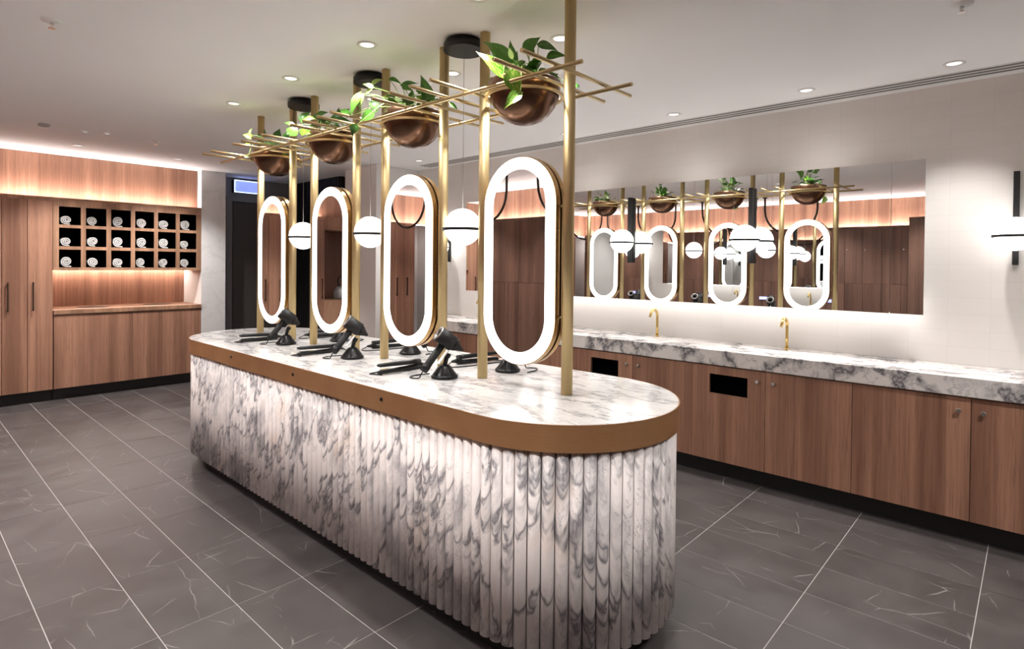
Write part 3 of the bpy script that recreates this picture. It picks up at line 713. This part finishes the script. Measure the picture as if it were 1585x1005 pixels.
LP = make_locker(False); LK = make_locker(True); lk0 = True; n_l = 20
for k in range(n_l):
    if k in (10, 12, 14, 17, 19): o = LK if lk0 else copy_tree(LK); lk0 = False
    else: o = LP if k == 0 else copy_tree(LP)
    o.location = (XL+.022, -2.8+.51*k, 0)
    o['label'] = 'dark oak locker %sseen in the long mirror, %s from the towel wall' % ('with glowing keypad ' if k in (10, 12, 14, 17, 19) else '', ORD[19-k]); o['group'] = 'dark oak lockers opposite the vanity'
tb = thing('locker_block', 'tall dark oak locker block at the right end of the long mirror reflection', 'locker', (-1.1, -2.2, 0))
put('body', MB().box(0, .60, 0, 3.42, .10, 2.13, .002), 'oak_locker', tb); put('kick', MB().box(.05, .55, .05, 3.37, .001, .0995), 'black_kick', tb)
for k in range(6): put('door', MB().box(.6005, .62, .002+.57*k, .568+.57*k, .102, 2.128, .001), 'oak_locker', tb)
# swagged tubes hanging from the ceiling by the lockers
for k, (ya, yb_, dp) in enumerate(((7.2, 6.42, .60), (6.28, 5.72, .56), (5.6, 4.84, .60), (4.34, 3.42, .62), (3.28, 2.5, .60))):
    r = (ya-yb_)/2; zc = CEIL-dp+r
    pts = [(-1.3, ya, CEIL-.002), (-1.3, ya, (CEIL+zc)/2)]+[(-1.3, (ya+yb_)/2+r*math.cos(a), zc+r*math.sin(a)*-1) for a in [math.pi*i/14 for i in range(15)]]+[(-1.3, yb_, (CEIL+zc)/2), (-1.3, yb_, CEIL-.002)]
    if zc > CEIL-.01:
        zc = CEIL-.01; pts = [(-1.3, ya, CEIL-.002)]+[(-1.3, (ya+yb_)/2+r*math.cos(a), zc-dp*math.sin(a)) for a in [math.pi*i/14 for i in range(15)]]+[(-1.3, yb_, CEIL-.002)]
    t = thing('hanging_tube', 'dark bronze tube hanging in a loop, %s from the towel wall, seen in mirrors' % ORD[k], 'hanging tube', (0, 0, 0), 0, 'bronze tube loops by the lockers')
    put('loop', MB().tube(pts, .016, 10), 'bronze_tube', t)
    for yy in (ya, yb_): put('ceiling_rose', MB().cyl((-1.3, yy, CEIL-.018), (-1.3, yy, CEIL-.0005), .035, 16), 'bronze_tube', t)

# ------------------------------------------------------------------ hair tools on the island
def make_stand():
    t = thing('dryer_stand', 'x', 'stand')
    put('base', MB().lathe([(.062, .0008), (.066, .004), (.066, .012), (.063, .015), (.060, .016), (.058, .020), (.047, .034), (.036, .050), (.026, .061), (.016, .066)], 32, cap0=True, cap1=True), 'black_plastic', t)
    put('arm', MB().cyl((0, 0, .062), (.012, 0, .104), .011, 12).tube([(.012, 0, .10), (.020, 0, .118)], .014, 12), 'black_matte', t)
    # metal cradle plate parallel to the dryer handle
    u = Vector((.6, 0, .8)); n_ = Vector((-.8, 0, .6)); c0 = Vector((.004, 0, .112))
    b = MB(); vs = []
    for s_ in (-.055, .045):
        for wv in (-.016, .016):
            for h in (0, .004): vs.append(c0+u*s_+Vector((0, wv, 0))+n_*(h+.002))
    b.add(vs, [(0, 1, 3, 2), (4, 6, 7, 5), (0, 4, 5, 1), (2, 3, 7, 6), (0, 2, 6, 4), (1, 5, 7, 3)])
    put('cradle', b, 'chrome', t, label='polished metal cradle plate')
    return t
def make_dryer():
    t = thing('hair_dryer', 'x', 'hair dryer'); u = Vector((.6, 0, .8)); n_ = Vector((-.8, 0, .6)); P = Vector((-.096, 0, .032))+n_*.012
    top = P+u*.165
    b = MB(); b.lathe([(.012, -.004), (.019, 0), (.0195, .035), (.0185, .037), (.0185, .17)], 24, u, P, True, True); put('handle', b, 'black_matte', t)
    put('filter_collar', MB().lathe([(.0203, .002), (.0203, .034)], 24, u, P, True, True), 'black_plastic', t)
    hc = top+u*.022; a0 = hc+n_*.048
    put('head', MB().lathe([(.022, .004), (.0395, 0), (.0395, .085), (.036, .092)], 32, -n_, a0, False, True), 'black_matte', t)
    put('air_ring', MB().lathe([(.0395, 0), (.037, -.004), (.024, -.002), (.021, .012), (.021, .03)], 32, -n_, a0), 'grey_metal', t, label='grey metal ring at the back of the head')
    put('air_hole', MB().lathe([(.0005, .028), (.0215, .028)], 24, -n_, a0), 'black_void', t)
    # flat concentrator nozzle
    e = hc-n_*.044; rings = []
    for s_, ra, rb_ in ((0, .033, .033), (.012, .030, .033), (.034, .016, .036), (.050, .009, .037)):
        rings.append([e-n_*s_+u*(ra*math.cos(q))+Vector((0, 1, 0))*(rb_*math.sin(q)) for q in [2*math.pi*i/20 for i in range(20)]])
    put('nozzle', MB().ring_stack(rings, True, True, True), 'black_matte', t)
    cp = spline([P-u*.004, P-u*.022+Vector((0, 0, -.002)), (-.125, .005, .006), (-.150, .015, .0048), (-.160, .05, .0048), (-.12, .085, .0048), (-.05, .10, .0048)], 6)
    put('cord', MB().tube(cp, .0032, 7), 'black_plastic', t)
    return t
def make_iron():
    t = thing('hair_straightener', 'x', 'hair straightener')     # lies along +x, tip at x=0
    def arm(z, tilt):
        b = MB(); rings = []
        for x, w_, h in ((0, .012, .006), (.012, .016, .010), (.10, .0165, .0115), (.13, .0185, .0125), (.22, .019, .013), (.265, .017, .013)):
            zz = z+tilt*(.27-x); rings.append([(x, w_*math.cos(q), zz+h*math.sin(q)) for q in [2*math.pi*i/12 for i in range(12)]])
        b.ring_stack(rings, True, True, True); return b
    put('lower_arm', arm(.0137, 0), 'black_plastic', t); put('upper_arm', arm(.0400, .030), 'black_plastic', t)
    put('plate', MB().box(.012, .10, -.012, .012, .0254, .0268), 'chrome', t, label='shiny heating plate')
    put('hinge', MB().cyl((.255, -.013, .024), (.255, .013, .024), .014, 14).tube([(.262, 0, .022), (.30, 0, .020)], [.014, .006], 10), 'black_matte', t)
    cp = spline([(.298, 0, .020), (.325, .01, .008), (.345, .03, .0035), (.33, .07, .0034), (.25, .085, .0034), (.12, .07, .0034), (.0, .055, .0034), (-.01, .035, .0034), (.01, -.02, .0034)], 6)
    put('cord', MB().tube(cp, .003, 7), 'black_plastic', t)
    return t
stp, drp, irp = make_stand(), make_dryer(), make_iron(); first = True
BY = [2.13, 2.945, 3.76]
wh = ['nearest the camera', 'mid island', 'farthest away']
for side in (0, 1):
    for k in range(3):
        if side == 0: bx, by, rz = 1.855, BY[k], -.45; ix, iy, ir = 1.66, BY[k]+.275, .03; sd_ = 'on the near side'
        else: bx, by, rz = 2.195, BY[k]-.105, math.pi-.15; ix, iy, ir = 2.40, BY[k]+.16, math.pi-.25; sd_ = 'on the vanity side'
        for p_, lab, cat_, loc, r, g in ((stp, 'black cone-based hair dryer stand', 'stand', (bx, by, IH), rz, 'hair dryer stands'), (drp, 'black hair dryer resting on its stand', 'hair dryer', (bx, by, IH), rz, 'hair dryers'), (irp, 'black hair straightener lying open', 'hair straightener', (ix, iy, IH), ir, 'hair straighteners')):
            o = p_ if first else copy_tree(p_)
            o.location = loc; o.rotation_euler = (0, 0, r); o['label'] = '%s %s, %s' % (lab, sd_, wh[k]); o['group'] = g+' on the island'
        first = False
